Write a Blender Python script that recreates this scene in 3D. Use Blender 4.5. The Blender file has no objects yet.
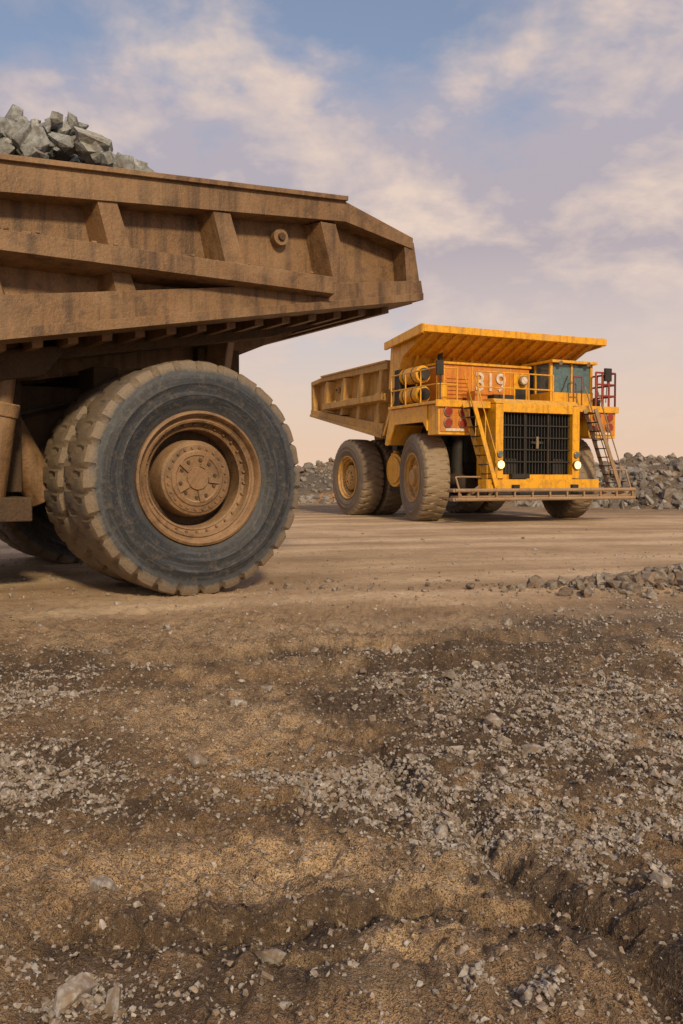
import bpy, bmesh, math, random
import numpy as np
from mathutils import Vector, Matrix
random.seed(7); rng=np.random.default_rng(11)
scene=bpy.context.scene
scene.view_settings.view_transform='Standard'
scene.view_settings.look='None'
scene.view_settings.exposure=0

# ------------------------------------------------------------ noise
def _hash(ix,iy,seed):
    n=(ix.astype(np.int64)*374761393+iy.astype(np.int64)*668265263+seed*1442695041)&0xffffffff
    n=((n^(n>>13))*1274126177)&0xffffffff
    n=(n^(n>>16))&0xffffffff
    return n/4294967295.0
def perlin(x,y,seed=0):
    x0=np.floor(x);y0=np.floor(y);fx=x-x0;fy=y-y0
    def g(ix,iy,dx,dy):
        a=_hash(ix,iy,seed)*2*np.pi
        return np.cos(a)*dx+np.sin(a)*dy
    u=fx*fx*fx*(fx*(fx*6-15)+10);v=fy*fy*fy*(fy*(fy*6-15)+10)
    n00=g(x0,y0,fx,fy);n10=g(x0+1,y0,fx-1,fy);n01=g(x0,y0+1,fx,fy-1);n11=g(x0+1,y0+1,fx-1,fy-1)
    return ((n00*(1-u)+n10*u)*(1-v)+(n01*(1-u)+n11*u)*v)*1.5
def fbm(x,y,o=4,seed=0):
    t=0;a=1.0;s=0
    for i in range(o):
        t=t+a*perlin(x*2**i+i*17.3,y*2**i-i*9.1,seed+i);s+=a;a*=.5
    return t/s
def sig(t): return 1/(1+np.exp(-np.clip(t,-30,30)))
def sstep(a,b,x):
    t=np.clip((x-a)/(b-a),0,1);return t*t*(3-2*t)
def gauss(x,y,lst):
    r=0*x
    for (cx,cy,sx,sy,a) in lst:
        r=r+a*np.exp(-((x-cx)/sx)**2-((y-cy)/sy)**2)
    return r
GRAV=[(1.05,3.72,.62,.34,1.3),(2.0,5.3,.7,.9,1.0),(.04,4.15,.62,.26,.95),(-1.6,4.3,.42,.6,.75),(-2.3,6.0,.9,.9,.6),
      (-.85,2.52,.28,.16,.6),(.7,6.2,.9,.9,.45),(3.0,9.0,1.6,1.5,.5),(.5,2.52,.3,.13,.45),(4.2,11.8,1.6,.6,.8),
      (.35,4.6,.55,.3,.5),(-.75,5.7,.75,.7,-1.1),(0,3.0,.7,.22,-.8),(-.7,3.45,.5,.25,-.7)]
DAMP_SHADE=[(.75,6.0,1.1,1.3,1.3),(.15,2.96,.70,.18,1.6),(-.75,2.88,.36,.14,1.5),(.9,3.1,.36,.30,1.4),(-1.6,4.4,.45,.8,1.1),(1.05,2.62,.3,.2,1.1),  # damp soil patches, plus shade painted along the ledges and depressions
      (.55,4.3,.38,.55,1.2),(2.6,8.6,1.4,1.0,.8),(-2.2,7.0,1.2,.6,.6),(.1,3.80,.8,.13,.9),(1.2,7.6,1.2,.5,.8),(-.2,2.58,.5,.12,.9),(1.5,4.4,.6,.25,.9),(4.4,11.7,1.5,.45,1.0),
      (-1.0,4.0,.5,.25,.7),(-.6,6.9,.9,.25,.5)]
PALE=[(-.75,5.6,.8,.7,1.0),(-.45,3.35,.8,.20,.75),(-1.3,8.4,2.2,1.2,.7),(.6,8.9,1.4,.7,.5),(.0,2.74,.5,.08,.4),(-.3,7.4,.8,.5,.5)]
def wash_x(y):
    return .47+(3.94-y)*.375+.05*np.sin(y*7)+.09*fbm(y*0+2,y*2.5,4,36)
def gravel_mask(x,y):
    n=fbm(x*1.3,y*1.3,4,5);n2=fbm(x*5,y*5,3,8)
    g=gauss(x,y,GRAV)+.14
    far=np.clip((np.hypot(x,y-5)-9)/6,0,1)
    out=np.clip((np.hypot(x,y-5)-4)/3,0,1)
    g=g*(1+1.5*n+1.8*n2)+.5*np.clip(n,0,1)*out
    g=g*(1-far)+far*np.clip(.02+.25*n,0,1)
    road=np.exp(-((y-22)/9)**4)
    g=np.clip(g*(1-.85*road),0,1.3)
    return sstep(.10,1.1,g)*1.05
def damp_shade_mask(x,y):
    n=fbm(x*1.1+4,y*1.1,5,25);n2=fbm(x*4,y*4,4,27)
    out=np.clip((np.hypot(x,y-5)-4)/3,0,1)*np.exp(-((y-5)/7)**2)
    m=sstep(1.9,2.3,y)*(1-sstep(4.6,5.6,y))
    wash=1.1*np.exp(-((x-wash_x(y))/.13)**2)*m
    rut=0*x
    for (k,off) in ((.30,6.9),(.30,7.75)):
        yr=off+k*x+.15*fbm(x*.6,y*0+off,2,38)
        rut=rut+.7*np.exp(-((y-yr)/.16)**2)*np.exp(-((x-.6)/3.2)**2)
    return np.clip((gauss(x,y,DAMP_SHADE)+wash+rut)*(1+2.4*n+1.2*n2)+.6*np.clip(n,0,1)*out+.4*np.clip(n,0,1)*np.exp(-((y-4)/4)**2),0,1)
def pale_mask(x,y):
    n=fbm(x*1.5+14,y*1.5,4,65)
    return np.clip(gauss(x,y,PALE)*(1+1.4*n),0,1)
def road_mask(x,y):
    n=fbm(x*.7,y*.7,4,66)
    return sstep(8.2,11.5,y+1.6*n-.12*x)*(1-sstep(33,40,y))*np.exp(-(x/70)**4)
def H(x,y):
    near=np.exp(-np.clip((y-7.5)/3.2,0,50)**2)*np.exp(-np.clip((np.abs(x)-14)/8,0,50)**2)
    near=np.where(y<-10,near*.5,near)
    wx=x+.14*fbm(x*1.7,y*1.7,3,41);wy=y+.14*fbm(x*1.7+9,y*1.7,3,42)
    h=.05*fbm(x*.33,y*.33,3,1)*(.25+.75*near)
    crag=fbm(wx*9,wy*9,4,61)
    rough=(.065*fbm(wx*1.3,wy*1.3,3,2)+.070*(0.3-np.abs(fbm(wx*2.6,wy*2.6,4,3)))+.032*fbm(wx*7,wy*7,4,4)+.020*(.3-np.abs(fbm(x*17,y*17,3,14)))+.026*sstep(.05,.15,crag))
    h=h+rough*(.12+.88*near)
    yc=3.06+.05*np.sin(x*5)+.14*fbm(x*3,y*0+1,5,31)
    m=sstep(-.65,-.35,x)*(1-sstep(.62,.85,x))
    d=yc-y
    h=h-.105*sig(d/.007)*np.exp(-np.clip(d,0,9)/.12)*m
    yc2=2.78+.09*fbm(x*4,y*0+7,5,33)
    d=yc2-y;m=sstep(-.3,-.1,x)*(1-sstep(.35,.5,x))
    h=h-.055*sig(d/.007)*np.exp(-np.clip(d,0,9)/.10)*m
    yc3=2.95+.08*fbm(x*4,y*0+3,5,34)
    d=yc3-y;m=sstep(-1.1,-.9,x)*(1-sstep(-.62,-.5,x))
    h=h-.085*sig(d/.008)*np.exp(-np.clip(d,0,9)/.12)*m
    yc4=3.42+.09*fbm(x*3,y*0+13,5,37)
    d=yc4-y;m=sstep(-.9,-.7,x)*(1-sstep(-.1,.1,x))
    h=h-.045*sig(d/.010)*np.exp(-np.clip(d,0,9)/.15)*m
    m=sstep(1.9,2.3,y)*(1-sstep(4.4,5.4,y))
    h=h-.10*np.exp(-((x-wash_x(y))/.065)**2)*m
    for (k,off) in ((.30,6.9),(.30,7.75)):
        yr=off+k*x+.15*fbm(x*.6,y*0+off,2,38)
        h=h-.065*np.exp(-((y-yr)/.20)**2)*np.exp(-((x-.6)/4)**2)+.035*np.exp(-((y-yr-.36)/.12)**2)*np.exp(-((x-.6)/4)**2)
    h=h+.25*np.exp(-((x-5.0)/1.5)**2-((y-11.9)/.42)**2)*(1+.5*fbm(x*2,y*2,3,71))
    rd=np.exp(-((y-21)/8)**4)*np.exp(-(x/30)**4)
    tr=y+.010*(x-6)**2-.25*x
    h=h+.018*rd*np.sin(tr*2.3+1.5*fbm(x*.1,y*.1,2,51))*np.clip(.5+fbm(x*.3,y*.3,2,52),0,1)
    fade=np.exp(-(np.hypot(x,y)/160)**4)
    return h*fade

# ------------------------------------------------------------ node helpers
class NT:
    def __init__(s,name):
        s.m=bpy.data.materials.new(name);s.m.use_nodes=True;s.t=s.m.node_tree
        s.b=s.t.nodes['Principled BSDF']
        s.tc=s.t.nodes.new('ShaderNodeTexCoord')
    def n(s,typ,ins=None,**kw):
        nd=s.t.nodes.new(typ)
        for k,v in kw.items(): setattr(nd,k,v)
        if ins:
            for k,v in ins.items():
                if hasattr(v,'is_output'): s.t.links.new(v,nd.inputs[k])
                else: nd.inputs[k].default_value=v
        return nd
    def noise(s,vec,scale,detail=5,rough=.55,dist=0):
        return s.n('ShaderNodeTexNoise',{'Vector':vec,'Scale':scale,'Detail':detail,'Roughness':rough,'Distortion':dist}).outputs['Fac']
    def ramp(s,fac,stops):
        r=s.n('ShaderNodeValToRGB',{'Fac':fac});cr=r.color_ramp
        while len(cr.elements)<len(stops): cr.elements.new(.5)
        for e,(p,c) in zip(cr.elements,stops):
            e.position=p;e.color=(c if len(c)==4 else (*c,1)) if not isinstance(c,(int,float)) else (c,c,c,1)
        return r.outputs['Color']
    def mix(s,fac,a,b,mode='MIX'):
        nd=s.t.nodes.new('ShaderNodeMix');nd.data_type='RGBA';nd.blend_type=mode
        for i,v in ((0,fac),(6,a),(7,b)):
            if hasattr(v,'is_output'): s.t.links.new(v,nd.inputs[i])
            else: nd.inputs[i].default_value=v if isinstance(v,(int,float)) else (*v,1)
        return nd.outputs[2]
    def math(s,op,a,b=0.0,clamp=False):
        nd=s.t.nodes.new('ShaderNodeMath');nd.operation=op;nd.use_clamp=clamp
        for i,v in ((0,a),(1,b)):
            if hasattr(v,'is_output'): s.t.links.new(v,nd.inputs[i])
            else: nd.inputs[i].default_value=v
        return nd.outputs[0]
    def mapping(s,vec,scale):
        return s.n('ShaderNodeMapping',{'Vector':vec,'Scale':scale}).outputs[0]
    def bump(s,h,strength,dist,prev=None):
        ins={'Height':h,'Strength':strength,'Distance':dist}
        if prev is not None: ins['Normal']=prev
        return s.n('ShaderNodeBump',ins).outputs[0]
    def set(s,**kw):
        for k,v in kw.items():
            k={'color':'Base Color','rough':'Roughness','metal':'Metallic','normal':'Normal'}[k]
            if hasattr(v,'is_output'): s.t.links.new(v,s.b.inputs[k])
            else: s.b.inputs[k].default_value=v if isinstance(v,(int,float)) else (*v,1)
        return s.m

def paint(name,base,dark,dust,dustlo=.45,dusthi=.7,up=.6,rough=.55,bumpd=.006,streak=.5,grime=.7,fine_=.45):
    t=NT(name);o=t.tc.outputs['Object']
    big=t.noise(o,1.1,4,.6,.3);med=t.noise(o,6,4,.65)
    st=t.noise(t.mapping(o,(7,7,.55)),1.0,4,.6)
    fine=t.noise(o,45,2,.7)
    c=t.mix(t.math('MULTIPLY',t.ramp(st,[(.48,0.),(.66,1.)]),streak),base,dark)
    c=t.mix(t.math('MULTIPLY',t.ramp(med,[(.50,0.),(.66,1.)]),grime),c,dark)
    nz=t.n('ShaderNodeSeparateXYZ',{'Vector':t.n('ShaderNodeNewGeometry').outputs['Normal']}).outputs['Z']
    f=t.ramp(big,[(dustlo,0.),(dusthi,1.)])
    f=t.math('ADD',t.math('MULTIPLY',f,.75),t.math('MULTIPLY',t.math('MAXIMUM',nz,0.0),up),True)
    f=t.math('MULTIPLY',f,t.ramp(med,[(.3,.45),(.6,1.)]))
    c=t.mix(f,c,dust)
    c=t.mix(t.ramp(fine,[(.35,fine_),(.6,0.)]),c,(dark[0]*.5,dark[1]*.5,dark[2]*.5))
    b=t.bump(t.noise(o,24,3,.7),.6,bumpd*1.6)
    return t.set(color=c,rough=t.math('ADD',t.math('MULTIPLY',f,.3),rough,True),normal=b)

MUD=paint('mud_caked_paint',(.19,.108,.050),(.07,.040,.020),(.38,.25,.145),.44,.78,.95,.52,.010,.9,.65,.25)  # dust on upward faces is strong, also painting the rails' highlights into the colour
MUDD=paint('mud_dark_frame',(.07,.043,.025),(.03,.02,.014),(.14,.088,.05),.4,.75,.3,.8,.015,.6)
YEL=paint('yellow_paint',(.80,.40,.016),(.40,.19,.022),(.52,.34,.14),.50,.80,.45,.38,.003,.65,.55,.35)
YELD=paint('yellow_dusty_paint',(.52,.29,.052),(.25,.135,.038),(.44,.29,.155),.36,.72,.5,.6,.004,.75,.6,.35)
ORG=paint('orange_paint',(.64,.22,.02),(.34,.12,.02),(.46,.28,.12),.50,.80,.3,.45,.003,.6,.5,.35)
BLK=paint('dark_machinery',(.025,.022,.02),(.01,.01,.01),(.12,.078,.048),.5,.8,.4,.7,.006,.5)
RAIL=paint('rail_steel',(.32,.21,.12),(.17,.10,.05),(.38,.27,.18),.4,.7,.3,.6,.003,.5)
REDR=paint('red_rail_paint',(.30,.035,.025),(.12,.03,.02),(.3,.16,.10),.55,.85,.2,.5,.003,.4)
def simple(name,col,rough=.5,metal=0,emit=None,es=0):
    t=NT(name);o=t.tc.outputs['Object'];n=t.noise(o,9,3)
    c=t.mix(t.ramp(n,[(.3,0.),(.7,1.)]),tuple(v*.65 for v in col),col)
    t.set(color=c,rough=rough,metal=metal)
    if emit:
        t.b.inputs['Emission Color'].default_value=(*emit,1);t.b.inputs['Emission Strength'].default_value=es
    return t.m
WHT=simple('white_lettering',(.68,.58,.48),.6)
GLS=simple('cab_glass',(.10,.17,.19),.08)
REDL=simple('red_lens',(.30,.035,.02),.25)
CHR=simple('lamp_bezel',(.35,.28,.2),.4,.6)
LIT=simple('headlamp_lit',(.5,.35,.15),.3,0,(1,.70,.28),2.4)
GRL=simple('grille_black',(.025,.024,.024),.6)

def tire_mat(name,side,sidehi,tread,inner,ov=.6,sws=.75):
    t=NT(name);o=t.tc.outputs['Object']
    s=t.n('ShaderNodeSeparateXYZ',{'Vector':o})
    r=t.math('SQRT',t.math('ADD',t.math('MULTIPLY',s.outputs[0],s.outputs[0]),t.math('MULTIPLY',s.outputs[2],s.outputs[2])))
    n=t.noise(o,2.2,4,.6,.5);n2=t.noise(o,13,4,.7);n3=t.noise(o,60,2,.6)
    rr=t.math('ADD',r,t.math('MULTIPLY',t.math('SUBTRACT',n,.5),.10))
    rr=t.math('ADD',rr,t.math('MULTIPLY',t.math('SUBTRACT',n2,.5),.07))
    sc=t.math('DIVIDE',rr,1.6)
    c=t.ramp(sc,[(.50,inner),(.555,sidehi),(.585,side),(.79,side),(.82,sidehi),(.845,sidehi),(.855,tuple(a*.5+b*.5 for a,b in zip(sidehi,tread))),(.885,tread)])
    ang=t.n('ShaderNodeMath',{0:s.outputs[2],1:s.outputs[0]},operation='ARCTAN2').outputs[0]
    cv=t.n('ShaderNodeCombineXYZ',{'X':t.math('MULTIPLY',ang,2.0),'Y':t.math('MULTIPLY',r,26)}).outputs[0]
    sw=t.noise(cv,1.0,4,.6)
    c=t.mix(t.ramp(sw,[(.50,0.),(.78,sws)]),c,tuple(v*1.9 for v in sidehi))
    c=t.mix(t.ramp(n2,[(.52,0.),(.76,ov)]),c,tuple(v*.8 for v in tread))
    c=t.mix(t.ramp(n3,[(.3,.5),(.55,0.)]),c,tuple(v*.3 for v in tread))
    b=t.bump(n2,.5,.02);b=t.bump(n3,.4,.006,b)
    return t.set(color=c,rough=.64,normal=b)
TIRE_N=tire_mat('dusty_rubber_dark',(.010,.016,.027),(.045,.055,.070),(.20,.155,.11),(.09,.065,.045),.5,.75)
TIRE_F=tire_mat('dusty_rubber_tan',(.12,.092,.066),(.17,.13,.088),(.25,.19,.125),(.17,.12,.08))

# ------------------------------------------------------------ mesh builder
class B:
    def __init__(s): s.v=[];s.f=[];s.m=[];s.mats=[]
    def mi(s,m):
        if m not in s.mats: s.mats.append(m)
        return s.mats.index(m)
    def add(s,vs,fs,m):
        k=len(s.v);s.v+= [tuple(v) for v in vs]
        for f in fs: s.f.append(tuple(i+k for i in f));s.m.append(s.mi(m))
    def box(s,x0,x1,y0,y1,z0,z1,m):
        s.add([(x,y,z) for x in(x0,x1) for y in(y0,y1) for z in(z0,z1)],
              [(0,1,3,2),(4,6,7,5),(0,4,5,1),(2,3,7,6),(0,2,6,4),(1,5,7,3)],m)
    def obox(s,p0,p1,w,h,m,up=(0,0,1)):
        p0=Vector(p0);p1=Vector(p1);d=(p1-p0).normalized();u=Vector(up)
        sd=d.cross(u)
        if sd.length<1e-3: sd=d.cross(Vector((1,0,0)))
        sd.normalize();u=sd.cross(d)
        vs=[p+sd*a*w/2+u*b*h/2 for p in(p0,p1) for a in(-1,1) for b in(-1,1)]
        s.add(vs,[(0,1,3,2),(4,6,7,5),(0,4,5,1),(2,3,7,6),(0,2,6,4),(1,5,7,3)],m)
    def prism(s,poly,y0,y1,m): s.taper(poly,y0,poly,y1,m)
    def taper(s,poly0,y0,poly1,y1,m):
        n=len(poly0);vs=[(x,y0,z) for x,z in poly0]+[(x,y1,z) for x,z in poly1]
        s.add(vs,[tuple(range(n)),tuple(range(2*n-1,n-1,-1))]+[(i,(i+1)%n,n+(i+1)%n,n+i) for i in range(n)],m)
    def cyl(s,p0,p1,r0,m,r1=None,seg=12):
        r1=r0 if r1 is None else r1
        p0=Vector(p0);p1=Vector(p1);d=(p1-p0).normalized()
        a=d.cross(Vector((0,0,1)))
        if a.length<1e-3:a=d.cross(Vector((1,0,0)))
        a.normalize();b=d.cross(a);vs=[]
        for p,r in((p0,r0),(p1,r1)):
            for i in range(seg):
                t=2*math.pi*i/seg;vs.append(p+(a*math.cos(t)+b*math.sin(t))*r)
        s.add(vs,[tuple(range(seg)),tuple(range(2*seg-1,seg-1,-1))]+[(i,(i+1)%seg,seg+(i+1)%seg,seg+i) for i in range(seg)],m)
    def rev(s,prof,c,m,seg=64,fn=None):
        vs=[];n=len(prof)
        for i in range(seg):
            t=2*math.pi*i/seg
            for j,p in enumerate(prof):
                r,y=p[0],p[1]
                if fn: r,y=fn(t,j,p)
                vs.append((c[0]+r*math.cos(t),c[1]+y,c[2]+r*math.sin(t)))
        fs=[(i*n+j,i*n+j+1,((i+1)%seg)*n+j+1,((i+1)%seg)*n+j) for i in range(seg) for j in range(n-1)]
        s.add(vs,fs,m)
    def rails(s,pts,r,m,seg=8):
        for a,b in zip(pts[:-1],pts[1:]): s.cyl(a,b,r,m,seg=seg)
    def finish(s,name,parent,bevel=0,ang=35,seg=2):
        me=bpy.data.meshes.new(name);me.from_pydata(s.v,[],s.f)
        for m in s.mats: me.materials.append(m)
        me.polygons.foreach_set('material_index',s.m)
        bm=bmesh.new();bm.from_mesh(me);bmesh.ops.recalc_face_normals(bm,faces=bm.faces);bm.to_mesh(me);bm.free()
        me.polygons.foreach_set('use_smooth',[True]*len(me.polygons))
        me.set_sharp_from_angle(angle=math.radians(ang))
        ob=bpy.data.objects.new(name,me);scene.collection.objects.link(ob)
        if parent: ob.parent=parent
        if bevel:
            md=ob.modifiers.new('bevel','BEVEL');md.width=bevel;md.segments=seg;md.limit_method='ANGLE';md.angle_limit=math.radians(35)
            md.harden_normals=True
        return ob

# ------------------------------------------------------------ wheels
def tire(b,mat,c=(0,0,0),R=1.5,W=.48,lugs=30,depth=.055):
    half=[(.80,-.33),(.84,-.40),(.92,-.455),(1.03,-.482),(1.05,-.492),(1.07,-.486),(1.17,-.488),(1.19,-.497),(1.21,-.488),(1.29,-.468),(1.345,-.452),(1.365,-.452),(1.43,-.428),(1.478,-.395),(1.497,-.34),(1.502,-.20),(1.502,-.06)]
    gf=[0]*9+[0,.0,.3,.8,1,1,.8,.3]
    prof=[(r*R/1.5,y*W/.48,g,-1) for (r,y),g in zip(half,gf)]+[(r*R/1.5,-y*W/.48,g,1) for (r,y),g in zip(half[::-1],gf[::-1])]
    K=12
    def fn(t,j,p):
        r,y,g,sd=p
        ph=(t/(2*math.pi)*lugs+(.5 if sd>0 else 0)+ (abs(y)-.3)*1.4+.5)%1
        q=round(ph*K)/K
        gr=1.0 if q<.18 else (.4 if q<.25 or q>.97 else 0.0)
        li=int((t/(2*math.pi)*lugs+(.5 if sd>0 else 0)))
        d=depth*g*gr*(.8+.4*((li*7919)%13)/13)
        w=.006*math.sin(t*5+1)+.003*math.sin(t*37)+.002*math.sin(li*12.9)
        return r-d+w*(g>.5), y*(1-.05*g*gr)
    b.rev(prof,c,mat,lugs*K,fn)
def wheel(name,parent,loc,flip,tm,rm,dm,dual=None,steer=0,front=False):
    b=B();tire(b,tm)
    if front:
        prof=[(.82,-.30),(.86,-.40),(.84,-.445),(.79,-.445),(.77,-.38),(.70,-.33),(.68,-.22),(.60,-.16),(.46,-.14),(.44,-.30),(.40,-.34),(.30,-.35),(.28,-.44),(.22,-.47),(.0,-.48)]
        b.rev(prof,(0,0,0),rm,72)
    else:
        prof=[(.82,-.28),(.86,-.40),(.85,-.455),(.82,-.465),(.80,-.44),(.785,-.38),(.755,-.37),(.74,-.385),(.715,-.38),(.70,-.27),(.665,-.255),(.655,-.27),(.63,-.26),(.61,-.02)]
        b.rev(prof,(0,0,0),rm,72)
        b.rev([(.612,-.05),(.60,.02),(.50,.02),(.49,-.0)],(0,0,0),dm,60)
        prof=[(.50,.01),(.485,-.27),(.47,-.30),(.44,-.31),(.43,-.325),(.36,-.33),(.345,-.35),(.30,-.355),(.285,-.34),(.15,-.34),(.14,-.37),(0,-.375)]
        b.rev(prof,(0,0,0),rm,60)
    b.rev([(.84,-.30),(.80,.30),(.60,.34),(.0,.34)],(0,0,0),dm,48)
    nb=16 if front else 24
    for i in range(nb):
        t=2*math.pi*i/nb;rr=.36 if front else .395
        p=Vector((rr*math.cos(t),-.30,rr*math.sin(t)));b.cyl(p,p+Vector((0,-.05,0)),.017,rm,seg=6)
    for i in range(30):
        t=2*math.pi*(i+.5)/30;p=Vector((.685*math.cos(t),-.25,.685*math.sin(t)));b.cyl(p,p+Vector((0,-.05,0)),.016,rm,seg=6)
    if not front:
        for i in range(5):
            t=2*math.pi*i/5+.5
            a=Vector((.15*math.cos(t),-.357,.15*math.sin(t)));c2=Vector((.30*math.cos(t),-.357,.30*math.sin(t)))
            b.obox(a,c2,.07,.03,rm,(0,-1,0))
            for k in (-1,1):
                t2=t+k*.28
                p=Vector((.24*math.cos(t2),-.335,.24*math.sin(t2)));b.cyl(p,p+Vector((0,-.03,0)),.022,dm,seg=8)
    if dual is not None:
        tire(b,tm,(0,dual,0));b.rev([(.82,dual-.32),(.60,dual-.30),(.58,dual+.3),(.82,dual+.33)],(0,0,0),dm,40)
        b.cyl((0,.3,0),(0,dual+.3,0),.60,dm,seg=32)
    o=b.finish(name,parent,0,32)
    o.location=loc;o.rotation_euler=(0,random.uniform(0,1),steer+(math.pi if flip else 0))
    return o

# ------------------------------------------------------------ truck
def build_truck(origin,heading,near):
    root=bpy.data.objects.new('haul_truck',None);scene.collection.objects.link(root)
    root.location=(*origin,0);root.rotation_euler=(0,0,heading)
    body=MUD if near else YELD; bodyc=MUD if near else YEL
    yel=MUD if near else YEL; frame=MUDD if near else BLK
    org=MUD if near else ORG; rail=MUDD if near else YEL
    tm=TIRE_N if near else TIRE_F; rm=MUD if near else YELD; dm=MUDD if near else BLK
    st=0 if near else math.radians(-12)
    RX=-5.3
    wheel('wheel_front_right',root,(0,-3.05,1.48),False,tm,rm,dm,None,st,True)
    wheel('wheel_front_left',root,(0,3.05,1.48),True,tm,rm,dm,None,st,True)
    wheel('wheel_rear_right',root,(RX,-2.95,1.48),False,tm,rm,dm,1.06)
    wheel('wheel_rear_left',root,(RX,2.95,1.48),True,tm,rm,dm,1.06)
    b=B()
    for s in(-1,1):
        b.prism([(2.1,1.35),(2.1,2.1),(-2.0,2.75),(-6.8,2.75),(-6.9,2.2),(-5.8,1.75),(-2.0,1.45)],s*.75,s*1.2,frame)
        b.cyl((-.1,s*1.7,1.3),(-.1,s*1.55,3.6),.24,frame,seg=20)
        b.cyl((-.1,s*1.7,1.2),(-.1,s*1.66,2.2),.17,rail,seg=20)
        b.cyl((-6.35,s*1.0,1.9),(-6.1,s*1.0,2.9),.2,frame,seg=16)
        b.cyl((-3.9,s*1.42,1.2),(-3.2,s*1.42,2.5),.24,yel,seg=20)
        b.cyl((-3.25,s*1.42,2.4),(-2.95,s*1.42,3.1),.16,frame,seg=16)
        b.box(-2.95,-1.95,s*1.5,s*2.35,1.15,2.9,frame)
        b.box(-6.9,-6.2,s*.7,s*1.3,2.6,3.45,frame)
        b.obox((-6.4,s*1.25,2.2),(-6.55,s*1.45,3.75),.22,.35,yel)
        if not near:
            b.cyl((-2.65,s*2.75,1.75),(-2.65,s*1.3,1.75),.62,yel,seg=28)
            b.cyl((-2.65,s*2.76,1.75),(-2.65,s*2.80,1.75),.5,yel,seg=28)
        b.cyl((-2.95,s*2.30,1.05),(-3.12,s*2.38,2.35),.19,yel,seg=24)
        b.cyl((-3.12,s*2.38,2.35),(-3.22,s*2.42,3.15),.13,yel,seg=20)
        b.cyl((-3.10,s*2.37,2.25),(-3.13,s*2.39,2.42),.22,yel,seg=24)
        b.box(-3.45,-2.6,s*1.2,s*2.50,.95,1.25,frame)
        b.prism([(-2.7,2.6),(-3.6,2.75),(-3.9,3.15),(-2.6,2.95)],s*1.7,s*2.6,frame)
    b.box(-2.35,-2.0,-3.0,3.0,2.45,2.75,frame)
    b.box(-3.5,-3.2,-1.8,1.8,1.3,2.9,frame)
    b.box(-4.8,-4.45,-1.8,1.8,1.9,3.0,frame)
    b.box(-4.4,-3.55,-.7,.7,1.3,2.6,frame)
    b.cyl((RX,-2.3,1.48),(RX,2.3,1.48),.70,frame,seg=32)
    b.cyl((RX-.1,-.0,1.48),(RX+1.5,0,1.6),.62,frame,r1=.3,seg=24)
    b.cyl((0,-2.8,1.4),(0,2.8,1.4),.22,frame,seg=16)
    b.box(-.35,.35,-1.9,1.9,1.0,1.55,frame)
    b.box(-2.2,1.6,-.98,.98,1.15,3.7,frame)
    b.box(-1.6,-.5,-2.5,2.5,2.7,3.75,frame)
    for k in range(10):
        y=-1.7+k*.38;b.cyl((-2.2+.1*random.random(),y,2.0),(-3.8-.5*random.random(),y*.8,2.3+.4*random.random()),.035,BLK)
    b.finish('chassis',root,.02)

    b=B()
    def zb(x): return 3.08+(-2.86-x)*.177
    if near: tp=[(-1.9,4.91),(-7.45,5.28),(-8.62,4.95)];zm=4.15
    else: tp=[(-1.9,5.62),(-7.6,5.62),(-8.75,5.52)];zm=4.45
    def zt(x):
        return float(np.interp(-x,[-p[0] for p in tp],[p[1] for p in tp]))
    xt=-8.72
    for s in(-1,1):
        side=[(xt,zb(xt)+.05),(tp[2][0],tp[2][1]-.05),(tp[1][0],tp[1][1]-.05),(-1.9,tp[0][1]-.05),(-1.42,6.05),(-1.2,6.05),(-.75,5.6),(-1.25,4.5),(-2.25,2.97)]
        b.prism(side,s*3.04,s*3.12,body)
        def beam(x0,x1,t0,t1,h0,h1,ya,yb,m=body):
            b.prism([(x0,t0),(x1,t1),(x1,t1-h1),(x0,t0-h0)],s*ya,s*yb,m)
        th=.36 if near else .26
        beam(-1.9,tp[1][0],tp[0][1],tp[1][1],th,th-.08,3.08,3.46)
        beam(tp[1][0]+.004,tp[2][0],tp[1][1]-.002,tp[2][1]-.002,th-.09,.16,3.085,3.44)
        beam(-1.9,tp[1][0]-.0,tp[0][1]+.05,tp[1][1]+.05,.06,.06,3.0,3.52)
        b.prism([(tp[2][0]+.14,tp[2][1]-.10),(tp[2][0]-.03,tp[2][1]-.06),(xt-.04,zb(xt)+.20),(xt+.20,zb(xt)+.20)],s*3.07,s*3.42,body)
        x0,x1=-1.95,-7.25
        b.taper([(x0,zm+.12),(x1,zm+.12),(x1,zm-.26),(x0,zm-.26)],s*3.10,[(x0,zm+.02),(x1+.12,zm+.02),(x1+.12,zm-.20),(x0,zm-.20)],s*3.66,body)
        b.prism([(-2.3,zb(-2.3)+.44),(xt-.05,zb(xt)+.24),(xt-.1,zb(xt)-.02),(-2.3,zb(-2.3)-.03)],s*3.02,s*3.44,body)
        b.prism([(-2.3,zb(-2.3)+.05),(xt-.05,zb(xt)+.05),(xt-.05,zb(xt)-.05),(-2.3,zb(-2.3)-.08)],s*2.98,s*3.50,body)
        for xr in(-2.7,-4.29,-5.8,-7.42):
            h=zt(xr)-th+.03-zm
            lean=.30*h
            b.taper([(xr+.26,zm+.0),(xr-.26,zm+.0),(xr-.22+lean,zm+h),(xr+.22+lean,zm+h)],s*3.11,
                    [(xr+.14,zm+.0),(xr-.14,zm+.0),(xr-.12+lean,zm+h),(xr+.12+lean,zm+h)],s*3.43,body)
            zz=zb(xr)+.36
            if zm-.22-zz>.08:
                h2=zm-.2-zz
                b.taper([(xr+.26-.3*h2,zz),(xr-.22-.3*h2,zz),(xr-.2,zm-.2),(xr+.22,zm-.2)],s*3.11,
                        [(xr+.14-.3*h2,zz),(xr-.12-.3*h2,zz),(xr-.1,zm-.2),(xr+.12,zm-.2)],s*3.40,body)
        b.cyl((-6.55,s*3.10,zm+.56),(-6.55,s*3.25,zm+.56),.11,body,seg=16)
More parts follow.
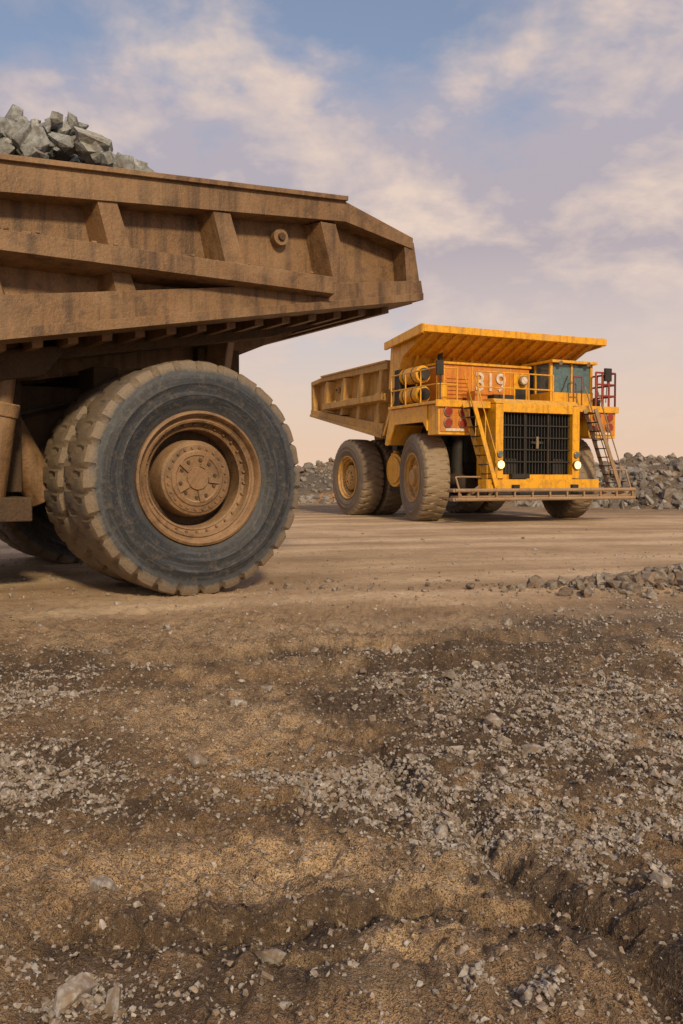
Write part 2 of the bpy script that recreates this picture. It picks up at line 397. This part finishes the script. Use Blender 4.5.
        b.cyl((-6.55,s*3.10,zm+.56),(-6.55,s*3.29,zm+.56),.05,MUDD if near else BLK,seg=12)
        b.prism([(-1.42,6.18),(1.02,6.42),(1.02,6.30),(-.62,5.62),(-1.2,4.6),(-1.6,4.6)],s*3.44,s*3.56,bodyc)
        for k in range(90):
            xr=random.uniform(-7.2,-2.0);r=random.uniform(.012,.04)
            zq=zm+.05+random.uniform(-.02,.05);yq=3.3+random.uniform(-.1,.2)
            b.cyl((xr,s*yq,zq),(xr+random.uniform(.02,.07),s*(yq+random.uniform(-.04,.06)),zq),r,body,r*.6,seg=7)
    b.prism([(-2.2,zb(-2.2)+.02),(xt,zb(xt)+.02),(xt,zb(xt)+.12),(-2.2,zb(-2.2)+.12)],-3.05,3.05,body)
    x=-2.5
    while x>-8.6:
        b.prism([(x,zb(x)+.03),(x-.13,zb(x-.13)+.03),(x-.13,zb(x)-.13),(x,zb(x)-.15)],-3.0,3.0,body);x-=.42
    for y in(-2.2,-1.0,1.0,2.2):
        d=.42 if abs(y)<2 else .26
        b.prism([(-2.3,zb(-2.3)+.0),(-8.3,zb(-8.3)+.0),(-8.3,zb(-8.3)-.08),(-6.9,zb(-6.9)-d),(-2.3,zb(-2.3)-d)],y-.13,y+.13,body if abs(y)<2 else MUDD if near else YELD)
    b.prism([(xt+.1,zb(xt)+.14),(xt-.16,zb(xt)+.18),(xt-.16,zb(xt)-.03),(xt+.1,zb(xt)-.06)],-3.09,3.09,body)
    b.prism([(-2.32,2.98),(-2.2,2.98),(-1.15,4.6),(-.62,5.72),(-.75,5.82),(-1.35,4.7)],-3.43,3.43,bodyc)
    for k in range(9):
        y=-3.0+k*.75
        b.prism([(-2.15,3.1),(-1.98,3.1),(-1.0,4.6),(-.5,5.7),(-.68,5.7),(-1.2,4.6)],y-.06,y+.06,bodyc)
    b.prism([(-1.5,6.05),(-1.5,6.16),(1.02,6.44),(1.02,6.36)],-3.75,3.75,bodyc)
    b.prism([(-.75,5.74),(-.6,5.66),(.95,6.30),(.95,6.38)],-3.43,3.43,bodyc)
    b.prism([(1.0,6.47),(1.14,6.47),(1.14,6.24),(1.0,6.22)],-3.78,3.9,bodyc)
    for k in range(15):
        y=-3.3+k*6.6/14
        b.prism([(-.62,5.70),(-.5,5.60),(.98,6.22),(.98,6.32)],y-.05,y+.05,bodyc)
    for s in(-1,1):
        b.prism([(-1.5,6.2),(1.1,6.5),(1.1,6.2),(-1.5,5.95)],s*3.70,s*3.80,bodyc)
    b.finish('dump_body',root,.018)

    b=B()
    for s in(-1,1): b.box(1.2,2.3,s*1.42,s*1.72,1.45,3.88,yel)
    b.box(1.2,2.3,-1.42,1.42,3.62,3.9,yel)
    b.box(1.2,2.3,-1.42,1.42,1.40,1.58,yel)
    b.box(1.85,2.0,-1.42,1.42,1.58,3.62,GRL)
    b.prism([(1.2,3.9),(2.28,3.9),(2.1,4.06),(1.2,4.1)],-1.7,1.7,yel)
    for k in range(23):
        y=-1.36+k*2.72/22
        b.box(2.02,2.14,y-.016,y+.016,1.6,3.6,GRL)
    for z in(2.0,2.4,2.8,3.2): b.box(2.1,2.18,-1.41,1.41,z-.022,z+.022,frame)
    for y in(-.48,.48): b.box(2.1,2.2,y-.035,y+.035,1.59,3.61,frame)
    b.box(2.17,2.23,-.24,.24,2.60,2.68,frame)
    b.box(2.19,2.25,-.05,.05,2.44,2.84,CHR)
    b.box(2.15,2.62,-2.3,2.3,1.02,1.42,yel)
    b.box(2.3,2.66,-2.0,2.0,.80,1.0,frame)
    for y in(-1.2,1.2): b.box(2.6,2.75,y-.12,y+.12,.75,1.25,frame)
    b.box(2.3,2.5,-1.2,-.5,1.45,1.6,frame)
    b.box(-1.2,1.95,-3.8,3.7,3.84,3.93,yel)
    b.box(1.955,2.02,-3.8,-1.73,3.74,3.96,yel); b.box(1.955,2.02,1.73,3.7,3.74,3.96,yel)
    for s in(-1,1):
        ya,yb=(2.45,3.65)
        b.box(1.25,1.9,s*ya,s*yb,2.86,3.83,yel)
        b.box(1.88,1.93,s*(ya+.06),s*(yb-.06),2.95,3.76,org)
        b.box(1.93,1.95,s*2.7,s*3.4,2.97,3.06,WHT)
        for yy in(2.76,3.32):
            for zz in(3.24,3.60):
                b.cyl((1.92,s*yy,zz),(1.99,s*yy,zz),.165,CHR,seg=20)
                b.cyl((1.93,s*yy,zz),(2.01,s*yy,zz),.135,REDL,seg=20)
        b.prism([(1.26,3.83),(1.26,3.0),(1.0,3.3),(-.9,3.3),(-1.5,2.6),(-1.62,2.65),(-1.2,3.83)],s*3.62,s*3.70,yel)
        b.prism([(1.2,3.2),(.9,3.36),(-.9,3.36),(-1.55,2.62),(-1.62,2.67),(-.95,3.44),(.95,3.44),(1.25,3.28)],s*2.45,s*3.61,yel)
        b.box(-1.15,-.3,s*2.2,s*3.5,3.3,3.83,frame)
        b.cyl((2.3,s*1.57,1.90),(2.40,s*1.57,1.90),.155,CHR,seg=20)
        b.cyl((2.38,s*1.57,1.90),(2.415,s*1.57,1.90),.13,(LIT if not near else GLS),seg=20)
        b.cyl((2.3,s*1.57,2.25),(2.37,s*1.57,2.25),.11,CHR,seg=16)
        b.cyl((2.3,s*1.57,2.25),(2.38,s*1.57,2.25),.085,GLS,seg=16)
        b.box(.2,1.19,s*1.05,s*1.6,2.0,3.8,frame)
    b.finish('front_body',root,.015)
    b=B()
    b.box(-.75,.70,-2.75,.80,3.94,5.28,org)
    b.box(-.8,.78,-2.8,.84,5.28,5.36,yel)
    for y in(-2.72,-1.6,-.02): b.box(.70,.725,y,y+.04,3.98,5.25,yel)
    b.box(.70,.74,.12,.68,4.1,5.1,yel)
    b.box(.74,.76,.18,.62,4.15,4.6,BLK)
    for k in range(6): b.box(.705,.735,-2.6,-1.75,4.15+k*.13,4.2+k*.13,org)
    b.cyl((.8,.45,4.85),(.9,.45,4.85),.17,CHR,seg=20); b.cyl((.88,.45,4.85),(.92,.45,4.85),.13,WHT,seg=20)
    for (yy,zz) in((-3.3,4.28),(-3.3,4.95)):
        b.cyl((-1.0,yy,zz),(.35,yy,zz),.29,yel,seg=24);b.cyl((.35,yy,zz),(.5,yy,zz),.2,frame,seg=20)
        b.cyl((-.6,yy,zz),(-.55,yy,zz),.305,frame,seg=24);b.cyl((.0,yy,zz),(.05,yy,zz),.305,frame,seg=24)
    b.box(-1.1,-.8,-3.6,-2.9,3.95,5.2,frame)
    b.cyl((-.2,-2.3,5.36),(-.2,-2.3,5.8),.09,frame,seg=12)
    b.box(.9,1.6,-1.3,-.5,3.94,4.25,frame);b.box(1.0,1.5,-2.0,-1.5,3.94,4.35,org)
    b.cyl((1.1,-3.0,3.94),(1.1,-3.0,4.6),.16,yel,seg=16)
    b.box(-.2,.9,3.0,3.5,3.94,4.55,yel);b.box(1.0,1.4,3.05,3.4,3.94,4.25,frame);b.cyl((.3,3.25,4.55),(.3,3.25,5.0),.13,frame,seg=14)
    for k in range(5): b.cyl((.75,-2.6+k*.15,3.95),(1.3,-2.5+k*.2,3.97),.03,BLK)
    b.finish('control_cabinet',root,.015)
    b=B()
    x0,x1,y0,y1,z0,z1=.05,1.62,1.0,2.85,3.94,5.42
    b.box(x0,x1,y0,y1,z0,4.42,yel)
    b.box(x0-.05,x1+.18,y0-.06,y1+.06,z1,z1+.09,yel)
    for (xx,yy) in((x0+.05,y0+.05),(x1-.05,y0+.05),(x0+.05,y1-.05),(x1-.05,y1-.05),(x0+.7,y0+.05),(x0+.7,y1-.05)):
        b.box(xx-.05,xx+.05,yy-.05,yy+.05,4.42,z1,yel)
    b.box(x1-.10,x1-.0,1.90,1.96,4.42,z1,yel)
    b.box(x1-.07,x1-.05,y0+.1,y1-.1,4.42,z1-.02,GLS)
    for yy in(y0+.05,y1-.05): b.box(x0+.1,x1-.1,yy-.01,yy+.01,4.42,z1-.02,GLS)
    b.box(x0+.02,x0+.04,y0+.1,y1-.1,4.42,z1-.02,yel)
    b.box(.5,.9,1.6,2.2,4.3,5.0,frame)
    b.cyl((x1-.02,1.5,4.45),(x1-.0,1.75,5.0),.014,BLK)
    for yy in(1.3,2.5): b.cyl((x1+.1,yy,z1+.02),(x1+.2,yy,z1-.02),.08,CHR,seg=12)
    b.obox((1.9,3.2,4.1),(1.95,3.25,5.2),.03,.03,frame)
    b.box(1.9,1.98,3.1,3.4,4.85,5.3,frame)
    b.box(1.9,1.98,-3.75,-3.5,4.75,5.2,frame);b.cyl((1.92,-3.6,3.94),(1.92,-3.6,4.8),.02,frame)
    b.finish('cab',root,.012)
    b=B()
    def guard(pts,h=1.05,m=rail,r=.024,step=.9,levels=(.5,1.0)):
        for k in levels:
            b.rails([(x,y,3.94+h*k) for x,y in pts],r,m)
        for (xa,ya),(xb,yb) in zip(pts[:-1],pts[1:]):
            L=math.hypot(xb-xa,yb-ya);n=max(1,round(L/step))
            for i in range(n+1):
                xx=xa+(xb-xa)*i/n;yy=ya+(yb-ya)*i/n
                b.cyl((xx,yy,3.93),(xx,yy,3.94+h),r,m,seg=8)
    guard([(-1.1,-3.72),(1.9,-3.72),(1.9,-2.95)])
    guard([(1.9,-2.15),(1.9,.9)],1.0)
    rr=MUDD if near else REDR
    guard([(1.9,2.75),(1.9,3.62),(-.9,3.62)],1.2,rr,.034,.30,(.33,.66,1.0))
    guard([(1.93,1.75),(1.93,2.1)],1.0,rr)
    b.finish('handrails',root)
    b=B()
    def stairs(yt,zt_,yb,zb_,x=2.15,w=.55,m=yel,n=9,hr=.95):
        for xx in(x,x+w):
            b.obox((xx,yt,zt_),(xx,yb,zb_),.05,.14,m,(0,0,1))
        for i in range(n):
            t=(i+.5)/n;y=yt+(yb-yt)*t;z=zt_+(zb_-zt_)*t
            b.box(x,x+w,y-.10,y+.10,z-.015,z+.015,frame)
        for xx in(x,x+w):
            b.rails([(xx,yt,zt_+hr),(xx,yb,zb_+hr),(xx,yb,zb_)],.022,m)
            ym=(yt+yb)/2;zmm=(zt_+zb_)/2;b.cyl((xx,ym,zmm),(xx,ym,zmm+hr),.02,m,seg=8)
    stairs(-2.85,3.85,-1.95,1.15)
    stairs(2.05,3.80,3.15,1.15,m=(MUDD if near else RAIL),hr=.8)
    bar=MUDD if near else RAIL
    b.box(2.64,3.0,-3.65,3.6,.86,.91,bar)
    for z in(1.08,.80): b.rails([(2.5,-3.6,z),(3.05,-3.75,z),(3.05,3.5,z),(2.5,3.4,z)],.06,bar,10)
    for k in range(11):
        y=-3.6+k*.7;b.cyl((3.05,y,.78),(3.05,y,1.09),.035,bar,seg=8)
    for y in(-3.2,-2.4,2.4,3.2): b.obox((2.2,y*.7,1.2),(2.95,y,.92),.07,.1,bar)
    b.rails([(3.0,3.45,.9),(2.7,3.4,1.75),(2.7,2.7,1.75)],.03,bar)
    b.rails([(3.0,-3.5,.9),(2.7,-3.5,1.5),(2.7,-2.6,1.5)],.03,bar)
    b.finish('stairs_and_bumper',root,.006)
    if not near:
        cu=bpy.data.curves.new('num','FONT');cu.body='319';cu.size=.88;cu.extrude=.006;cu.space_character=.98;cu.offset=.010
        tmp=bpy.data.objects.new('num',cu);scene.collection.objects.link(tmp)
        bpy.context.view_layer.update()
        me=bpy.data.meshes.new_from_object(tmp.evaluated_get(bpy.context.evaluated_depsgraph_get()))
        bpy.data.objects.remove(tmp)
        me.materials.clear();me.materials.append(WHT)
        ob=bpy.data.objects.new('fleet_number',me);scene.collection.objects.link(ob);ob.parent=root
        ob.matrix_local=Matrix(((0,0,1,.735),(1,0,0,-1.50),(0,1,0,4.45),(0,0,0,1)))
    return root

far=build_truck((5.57,32.07),math.atan2(-.903,.429),False)
NO=(-8.07,11.33)
nr=build_truck(NO,math.atan2(-.545,-.839),True)

# ------------------------------------------------------------ rocks
def hull_variant(npts,seed,flat=.75):
    r=random.Random(seed);bm=bmesh.new()
    for i in range(npts):
        v=Vector((r.gauss(0,1),r.gauss(0,1),r.gauss(0,1))).normalized()*r.uniform(.8,1.08)
        bm.verts.new((v.x*r.uniform(.9,1.15),v.y,v.z*flat))
    res=bmesh.ops.convex_hull(bm,input=bm.verts)
    junk=[g for g in res['geom_interior'] if isinstance(g,bmesh.types.BMVert)]
    bmesh.ops.delete(bm,geom=junk,context='VERTS')
    bmesh.ops.triangulate(bm,faces=bm.faces)
    bmesh.ops.recalc_face_normals(bm,faces=bm.faces)
    bm.verts.index_update()
    V=np.array([v.co[:] for v in bm.verts]);F=np.array([[v.index for v in f.verts] for f in bm.faces])
    bm.free();return V,F
def scatter(name,variants,pos,size,mats,squash=(.6,1.0),tilt=.6):
    n=len(pos);allv=[];allf=[];off=0
    which=rng.integers(0,len(variants),n)
    for k,(V,F) in enumerate(variants):
        idx=np.where(which==k)[0];m=len(idx)
        if m==0: continue
        sc=size[idx][:,None]*np.stack([rng.uniform(.8,1.25,m),rng.uniform(.65,1.0,m),rng.uniform(*squash,m)],1)
        a=rng.uniform(0,2*np.pi,m);bq=rng.normal(0,tilt,m);cq=rng.normal(0,tilt,m)
        def R(ax,t):
            c,s=np.cos(t),np.sin(t);z=np.zeros_like(t);o=np.ones_like(t)
            if ax==2:M=[[c,-s,z],[s,c,z],[z,z,o]]
            elif ax==0:M=[[o,z,z],[z,c,-s],[z,s,c]]
            else:M=[[c,z,s],[z,o,z],[-s,z,c]]
            return np.moveaxis(np.array(M),2,0)
        Rm=R(2,a)@R(0,bq)@R(1,cq)
        P=np.einsum('nij,nkj->nki',Rm,V[None]*sc[:,None,:])+pos[idx][:,None,:]
        allv.append(P.reshape(-1,3))
        Fk=(F[None]+(np.arange(m)*len(V))[:,None,None]+off).reshape(-1,3)
        allf.append(Fk);off+=m*len(V)
    V=np.concatenate(allv);F=np.concatenate(allf)
    me=bpy.data.meshes.new(name)
    me.vertices.add(len(V));me.vertices.foreach_set('co',V.ravel().astype(np.float32))
    me.loops.add(len(F)*3);me.loops.foreach_set('vertex_index',F.ravel().astype(np.int32))
    me.polygons.add(len(F));me.polygons.foreach_set('loop_start',np.arange(0,len(F)*3,3,dtype=np.int32))
    me.polygons.foreach_set('use_smooth',np.zeros(len(F),dtype=bool))
    me.update(calc_edges=True)
    me.materials.append(mats)
    ob=bpy.data.objects.new(name,me);scene.collection.objects.link(ob);return ob
def stone_mat(name,stops,nscale,dust,dustf=.5,bump=True):
    t=NT(name);o=t.tc.outputs['Object'];g=t.n('ShaderNodeNewGeometry')
    c=t.ramp(g.outputs['Random Per Island'],stops)
    n=t.noise(o,nscale,2,.7)
    c=t.mix(t.ramp(n,[(.35,.0),(.7,.6)]),c,tuple(v*1.4 for v in stops[-1][1]))
    c=t.mix(t.math('MULTIPLY',t.ramp(n,[(.4,1.),(.6,0.)]),dustf),c,dust)
    if bump:
        n2=t.noise(o,nscale*4,3,.7)
        c=t.mix(t.ramp(n2,[(.3,.5),(.55,0.)]),c,(.05,.048,.045))
        return t.set(color=c,rough=.88,normal=t.bump(n2,.5,.15/nscale))
    return t.set(color=c,rough=.9)
ORE=stone_mat('ore_rock',[(0,(.09,.11,.125)),(.5,(.18,.205,.22)),(1,(.32,.345,.355))],5,(.30,.25,.20),.25)
PEB=stone_mat('gravel_stone',[(0,(.055,.048,.043)),(.35,(.13,.115,.104)),(.7,(.21,.195,.187)),(1,(.37,.355,.34))],30,(.23,.16,.10),.65,False)
RUB=stone_mat('rubble_stone',[(0,(.055,.053,.053)),(.5,(.135,.128,.122)),(1,(.28,.26,.24))],1.5,(.23,.165,.115),.35)
DRK=stone_mat('roadside_stone',[(0,(.045,.038,.033)),(.6,(.115,.098,.085)),(1,(.26,.235,.21))],8,(.22,.145,.09),.55)

BIG=[hull_variant(16,s,.85) for s in range(8)]
SML=[hull_variant(11,50+s,.85) for s in range(10)]

def near_world(x,y,z):
    c,s=-.839,-.545
    return np.stack([NO[0]+x*c-y*s,NO[1]+x*s+y*c,z],-1)
n=1500
lx=rng.uniform(-6.1,-1.6,n);ly=rng.uniform(-2.7,2.8,n)
def heap(lx,ly):
    a=np.clip((lx+5.5)/1.2,0,1.0);a=np.where(lx<-5.5,(lx+5.5)*.9,a)
    top=5.33+.60*a
    return top+.14*np.exp(-((lx+4.0)/.35)**2)-.10*np.clip((np.abs(ly)-1.2),0,9)**2-.02+.12*np.sin(lx*5+ly*3)
lz=heap(lx,ly)-rng.uniform(0,.28,n)
scatter('rock_load',BIG,near_world(lx,ly,lz),.085+.19*rng.random(n)**2.0,ORE,(.65,1.0),1.0)

# ------------------------------------------------------------ ground
def axis(a,b,np_,nn):
    p=a*np.sinh(b*np.arange(np_+1));q=-a*np.sinh(b*np.arange(1,nn+1))[::-1]
    return np.concatenate([q,p])
xs=axis(1.03,.0125,560,560)
ys=np.concatenate([2.75-1.2*np.sinh(.075*np.arange(1,91))[::-1],2.75+1.0*np.sinh(.0125*np.arange(0,546))])
Xg,Yg=np.meshgrid(xs,ys)
Zg=H(Xg,Yg)
nx,ny=len(xs),len(ys)
me=bpy.data.meshes.new('ground')
co=np.stack([Xg,Yg,Zg],-1).reshape(-1,3).astype(np.float32)
me.vertices.add(nx*ny);me.vertices.foreach_set('co',co.ravel())
i=np.arange(nx-1);j=np.arange(ny-1);I,J=np.meshgrid(i,j);a=(J*nx+I).ravel()
F=np.stack([a,a+1,a+nx+1,a+nx],1).astype(np.int32)
me.loops.add(F.size);me.loops.foreach_set('vertex_index',F.ravel())
me.polygons.add(len(F));me.polygons.foreach_set('loop_start',np.arange(0,F.size,4,dtype=np.int32))
me.polygons.foreach_set('use_smooth',np.ones(len(F),dtype=bool))
me.update(calc_edges=True)
tone=.5+.62*fbm(Xg*.8,Yg*.8,6,91)
trk=Yg+.012*(Xg-8)**2-.12*Xg
streak=.5+.60*fbm(Xg*.06+.3*fbm(Xg*.2,Yg*.2,2,95),trk*.8,4,93)+.30*fbm(Xg*.6,Yg*.6,5,96)
for nm,arr in(('gravel',gravel_mask(Xg,Yg)),('damp_shade',damp_shade_mask(Xg,Yg)),('pale',pale_mask(Xg,Yg)),('tone',tone),('streak',streak),('road',road_mask(Xg,Yg))):
    at=me.attributes.new(nm,'FLOAT','POINT');at.data.foreach_set('value',arr.ravel().astype(np.float32))
gr=bpy.data.objects.new('ground',me);scene.collection.objects.link(gr)
t=NT('dirt_ground');o=t.tc.outputs['Object']
def attr(n): return t.n('ShaderNodeAttribute',attribute_name=n).outputs['Fac']
ga,da,pa,n0,stn,rda=attr('gravel'),attr('damp_shade'),attr('pale'),attr('tone'),attr('streak'),attr('road')
n1=t.noise(o,6,4,.7,.2);n2=t.noise(o,40,3,.75);n3=t.noise(o,150,1,.6)
c=t.ramp(n0,[(.28,(.20,.125,.062)),(.45,(.31,.203,.108)),(.60,(.42,.288,.160)),(.78,(.50,.36,.215))])
c=t.mix(t.math('MULTIPLY',pa,.7),c,(.60,.44,.27))
c=t.mix(t.ramp(n1,[(.36,.75),(.54,0.)]),c,(.14,.084,.044))
c=t.mix(t.math('MULTIPLY',da,t.ramp(n1,[(.3,1.),(.7,.75)])),c,(.048,.029,.017))  # dark colour for damp soil and for painted shade on ledges and ruts
v=t.n('ShaderNodeTexVoronoi',{'Vector':o,'Scale':62.0,'Randomness':1.0})
vr=t.n('ShaderNodeSeparateColor',{'Color':v.outputs['Color']})
pc=t.ramp(vr.outputs[0],[(0,(.07,.055,.045)),(.5,(.16,.14,.12)),(1,(.34,.31,.28))])
sel=t.math('GREATER_THAN',t.math('ADD',t.math('MULTIPLY',ga,.8),.16),vr.outputs[1])
edge=t.ramp(v.outputs['Distance'],[(.22,1.),(.55,0.)])
pf=t.math('MULTIPLY',sel,edge)
c=t.mix(t.math('MULTIPLY',t.math('MINIMUM',ga,1.0),.6),c,(.105,.082,.062))
c=t.mix(t.math('MULTIPLY',pf,.85),c,pc)
c=t.mix(t.ramp(n3,[(.38,.75),(.5,0.)]),c,(.06,.038,.023))
c=t.mix(t.ramp(n2,[(.55,0.),(.72,.5)]),c,(.52,.385,.24))
c=t.mix(t.ramp(n2,[(.32,.75),(.45,0.)]),c,(.065,.040,.023))
rc=t.ramp(stn,[(.28,(.40,.275,.165)),(.5,(.56,.405,.26)),(.70,(.72,.55,.37))])
rc=t.mix(t.ramp(n1,[(.34,.45),(.52,0.)]),rc,(.30,.20,.115))
c=t.mix(t.math('MULTIPLY',rda,.88),c,rc)
b_=t.bump(n2,1.0,.03);b_=t.bump(n3,.7,.007,b_)
me.materials.append(t.set(color=c,rough=.86,normal=b_))

def sample(n,x1,y0,y1,power=1.3,base=.006,pw=1.3):
    out=[];tot=0
    while tot<n:
        k=n*3
        y=y0+(y1-y0)*rng.random(k)**power
        hw=np.minimum(.42*y+1.1,x1)
        x=rng.uniform(-1,1,k)*hw
        g=gravel_mask(x,y)
        cl=.6+.9*fbm(x*9,y*9,2,77)
        keep=rng.random(k)<np.clip(g**pw*cl+base,0,1)
        out.append(np.stack([x[keep],y[keep]],1));tot+=keep.sum()
    return np.concatenate(out)[:n]
P1=sample(50000,4,1.6,8,1.2,.014,1.2);s1=.0042+.0080*rng.random(len(P1))**2.0+.013*rng.random(len(P1))**12
P2=sample(8000,9,4,18,1.1,.02);s2=.009+.018*rng.random(len(P2))**4
P3=sample(800,12,2.2,26,1.0,.05);s3=.014+.05*rng.random(len(P3))**5
P5=sample(20000,5,1.6,9,1.2,1.0);s5=.0025+.010*rng.random(len(P5))**5
P=np.concatenate([P1,P2,P3,P5]);S=np.concatenate([s1,s2,s3,s5])
z=H(P[:,0],P[:,1])+S*.25
scatter('gravel',SML,np.stack([P[:,0],P[:,1],z],1),S*1.15,PEB,(.6,1.0),.6)
k=1700;px_=np.concatenate([rng.normal(5.0,1.15,k),rng.uniform(-1,12,300)]);py_=np.concatenate([rng.normal(11.9,.30,k),rng.normal(12.3,.5,300)])
s4=.02+.12*rng.random(len(px_))**3.5;s4[k:]*=.5
scatter('roadside_stones',BIG,np.stack([px_,py_,H(px_,py_)+s4*.3],1),s4,DRK,(.6,1.0),.7)
k=150;px_=rng.normal(.7,1.0,k);py_=rng.normal(6.6,1.0,k)
s4=.014+.05*rng.random(k)**3
scatter('roadside_stones',BIG,np.stack([px_,py_,H(px_,py_)+s4*.2],1),s4,DRK,(.5,.9),.5)

# ------------------------------------------------------------ rubble banks
def bank(name,path,heights,width,seed,nrock,smin,smax,cover=-.25):
    path=np.array(path,float);seg=np.hypot(*np.diff(path,axis=0).T);cum=np.concatenate([[0],np.cumsum(seg)])
    ns=int(cum[-1]/.5);nw=36
    s=np.linspace(0,cum[-1],ns);px=np.interp(s,cum,path[:,0]);py=np.interp(s,cum,path[:,1]);hh=np.interp(s,cum,heights)
    tx=np.gradient(px);ty=np.gradient(py);L=np.hypot(tx,ty);nxv,nyv=-ty/L,tx/L
    def surf(si,w):
        X=np.interp(si,s,px)+np.interp(si,s,nxv)*w*width;Y=np.interp(si,s,py)+np.interp(si,s,nyv)*w*width
        h=np.interp(si,s,hh)*np.clip(np.cos(np.clip(w,-1,1)*np.pi/2),0,1)**1.1
        h=h*(1+.45*fbm(X*.22,Y*.22,3,seed)+.2*fbm(X*.9,Y*.9,3,seed+9))+.08*fbm(X*2,Y*2,3,seed+3)
        return X,Y,h-.08
    S,Wd=np.meshgrid(s,np.linspace(-1,1,nw),indexing='ij')
    X,Y,Z=surf(S,Wd)
    vs=np.stack([X,Y,Z],-1).reshape(-1,3)
    fs=[(i*nw+j,i*nw+j+1,(i+1)*nw+j+1,(i+1)*nw+j) for i in range(ns-1) for j in range(nw-1)]
    me=bpy.data.meshes.new(name);me.from_pydata(vs.tolist(),[],fs)
    me.polygons.foreach_set('use_smooth',[True]*len(fs));me.materials.append(BANK)
    ob=bpy.data.objects.new(name,me);scene.collection.objects.link(ob)
    si=rng.uniform(0,cum[-1],nrock);w=rng.uniform(-1.12,.7,nrock)
    keep=fbm(si*.35,w*2,3,seed+20)>cover
    si=si[keep];w=w[keep]
    x,y,zz=surf(si,w);sz=smin+(smax-smin)*rng.random(len(si))**5
    r=scatter('stones',BIG,np.stack([x,y,zz+sz*.2],1),sz,RUB,(.6,1.0),.8)
    r.parent=ob
    return ob
t=NT('bank_soil');o=t.tc.outputs['Object']
c=t.ramp(t.noise(o,.3,4,.65,.4),[(.42,(.12,.105,.092)),(.54,(.22,.155,.105)),(.66,(.42,.22,.10))])
c=t.mix(t.ramp(t.noise(o,4,4,.7),[(.4,.7),(.6,0.)]),c,(.08,.07,.06))
BANK=t.set(color=c,rough=.95,normal=t.bump(t.noise(o,5,4,.7),.9,.2))
bank('rubble_bank',[(-90,62),(-40,58),(-5,56),(14,58),(40,62),(90,62)],[2.5,2.4,2.2,2.3,2.7,2.7],5,3,30000,.05,.38,-.6)
bank('rubble_bank',[(12,50),(17,46),(26,43),(45,42)],[1.3,2.5,2.3,2.9],4.5,17,14000,.05,.5,-.22)

# ------------------------------------------------------------ world
SUN_EL=math.radians(29)
dx,dy=.32,-1.0
w=bpy.data.worlds.new('World');scene.world=w;w.use_nodes=True
nt=w.node_tree;nt.nodes.clear()
class WN(NT):
    def __init__(s,tree): s.t=tree;s.tc=tree.nodes.new('ShaderNodeTexCoord')
q=WN(nt)
sky=q.n('ShaderNodeTexSky');sky.sky_type='NISHITA';sky.sun_disc=False;sky.sun_elevation=SUN_EL;sky.sun_rotation=math.atan2(dx,dy)
sky.air_density=1.0;sky.dust_density=3.0;sky.ozone_density=1.0
d=q.tc.outputs['Generated'];sp=q.n('ShaderNodeSeparateXYZ',{'Vector':d})
zc=q.math('MAXIMUM',sp.outputs[2],0.0);den=q.math('ADD',zc,.30)
pv=q.n('ShaderNodeCombineXYZ',{'X':q.math('DIVIDE',sp.outputs[0],den),'Y':q.math('DIVIDE',sp.outputs[1],den),'Z':5.1}).outputs[0]
cn=q.noise(pv,1.5,5,.50,.15);cn2=q.noise(pv,4.5,5,.58,.15)
bias=q.ramp(zc,[(.12,.06),(.20,.20),(.34,.18),(.42,.02)])
cf=q.math('ADD',q.math('ADD',q.math('MULTIPLY',cn,.62),q.math('MULTIPLY',cn2,.38)),bias)
cm=q.ramp(cf,[(.43,0.18),(.56,.96)])
hz=q.ramp(zc,[(0.0,.98),(.13,.85),(.26,.35),(.36,0.)])
fac=q.math('MAXIMUM',cm,hz)
lav=q.ramp(zc,[(.14,(.70,.57,.53)),(.24,(.50,.43,.46)),(.36,(.48,.44,.50))])
cc=q.mix(q.ramp(cn2,[(.46,0.),(.68,1.)]),lav,(.84,.66,.55))
hc=q.ramp(zc,[(0.,(.88,.60,.42)),(.07,(.83,.62,.48)),(.15,(.71,.59,.54)),(.26,(.55,.49,.53))])
col=q.mix(q.ramp(zc,[(.08,1.),(.24,0.)]),cc,hc)
bg1=q.n('ShaderNodeBackground',{'Color':sky.outputs[0],'Strength':.13})
bg2=q.n('ShaderNodeBackground',{'Color':col,'Strength':.97})
ms=q.n('ShaderNodeMixShader',{0:fac,1:bg1.outputs[0],2:bg2.outputs[0]})
wo=q.n('ShaderNodeOutputWorld',{'Surface':ms.outputs[0]})

sl=bpy.data.lights.new('sun','SUN');sl.energy=3.4;sl.angle=math.radians(6);sl.color=(1,.76,.46)
so=bpy.data.objects.new('sun',sl);scene.collection.objects.link(so)
D=Vector((dx,dy,0)).normalized()*math.cos(SUN_EL)+Vector((0,0,math.sin(SUN_EL)))
so.rotation_euler=D.to_track_quat('Z','Y').to_euler();so.location=(0,-20,30)

cam=bpy.data.cameras.new('camera');co_=bpy.data.objects.new('camera',cam);scene.collection.objects.link(co_)
cam.sensor_fit='VERTICAL';cam.sensor_height=36;cam.sensor_width=24;cam.lens=31.64;cam.clip_end=3000;cam.clip_start=.05
co_.location=(0,0,1.5);co_.rotation_euler=(math.radians(90-2.23),0,0)
scene.camera=co_
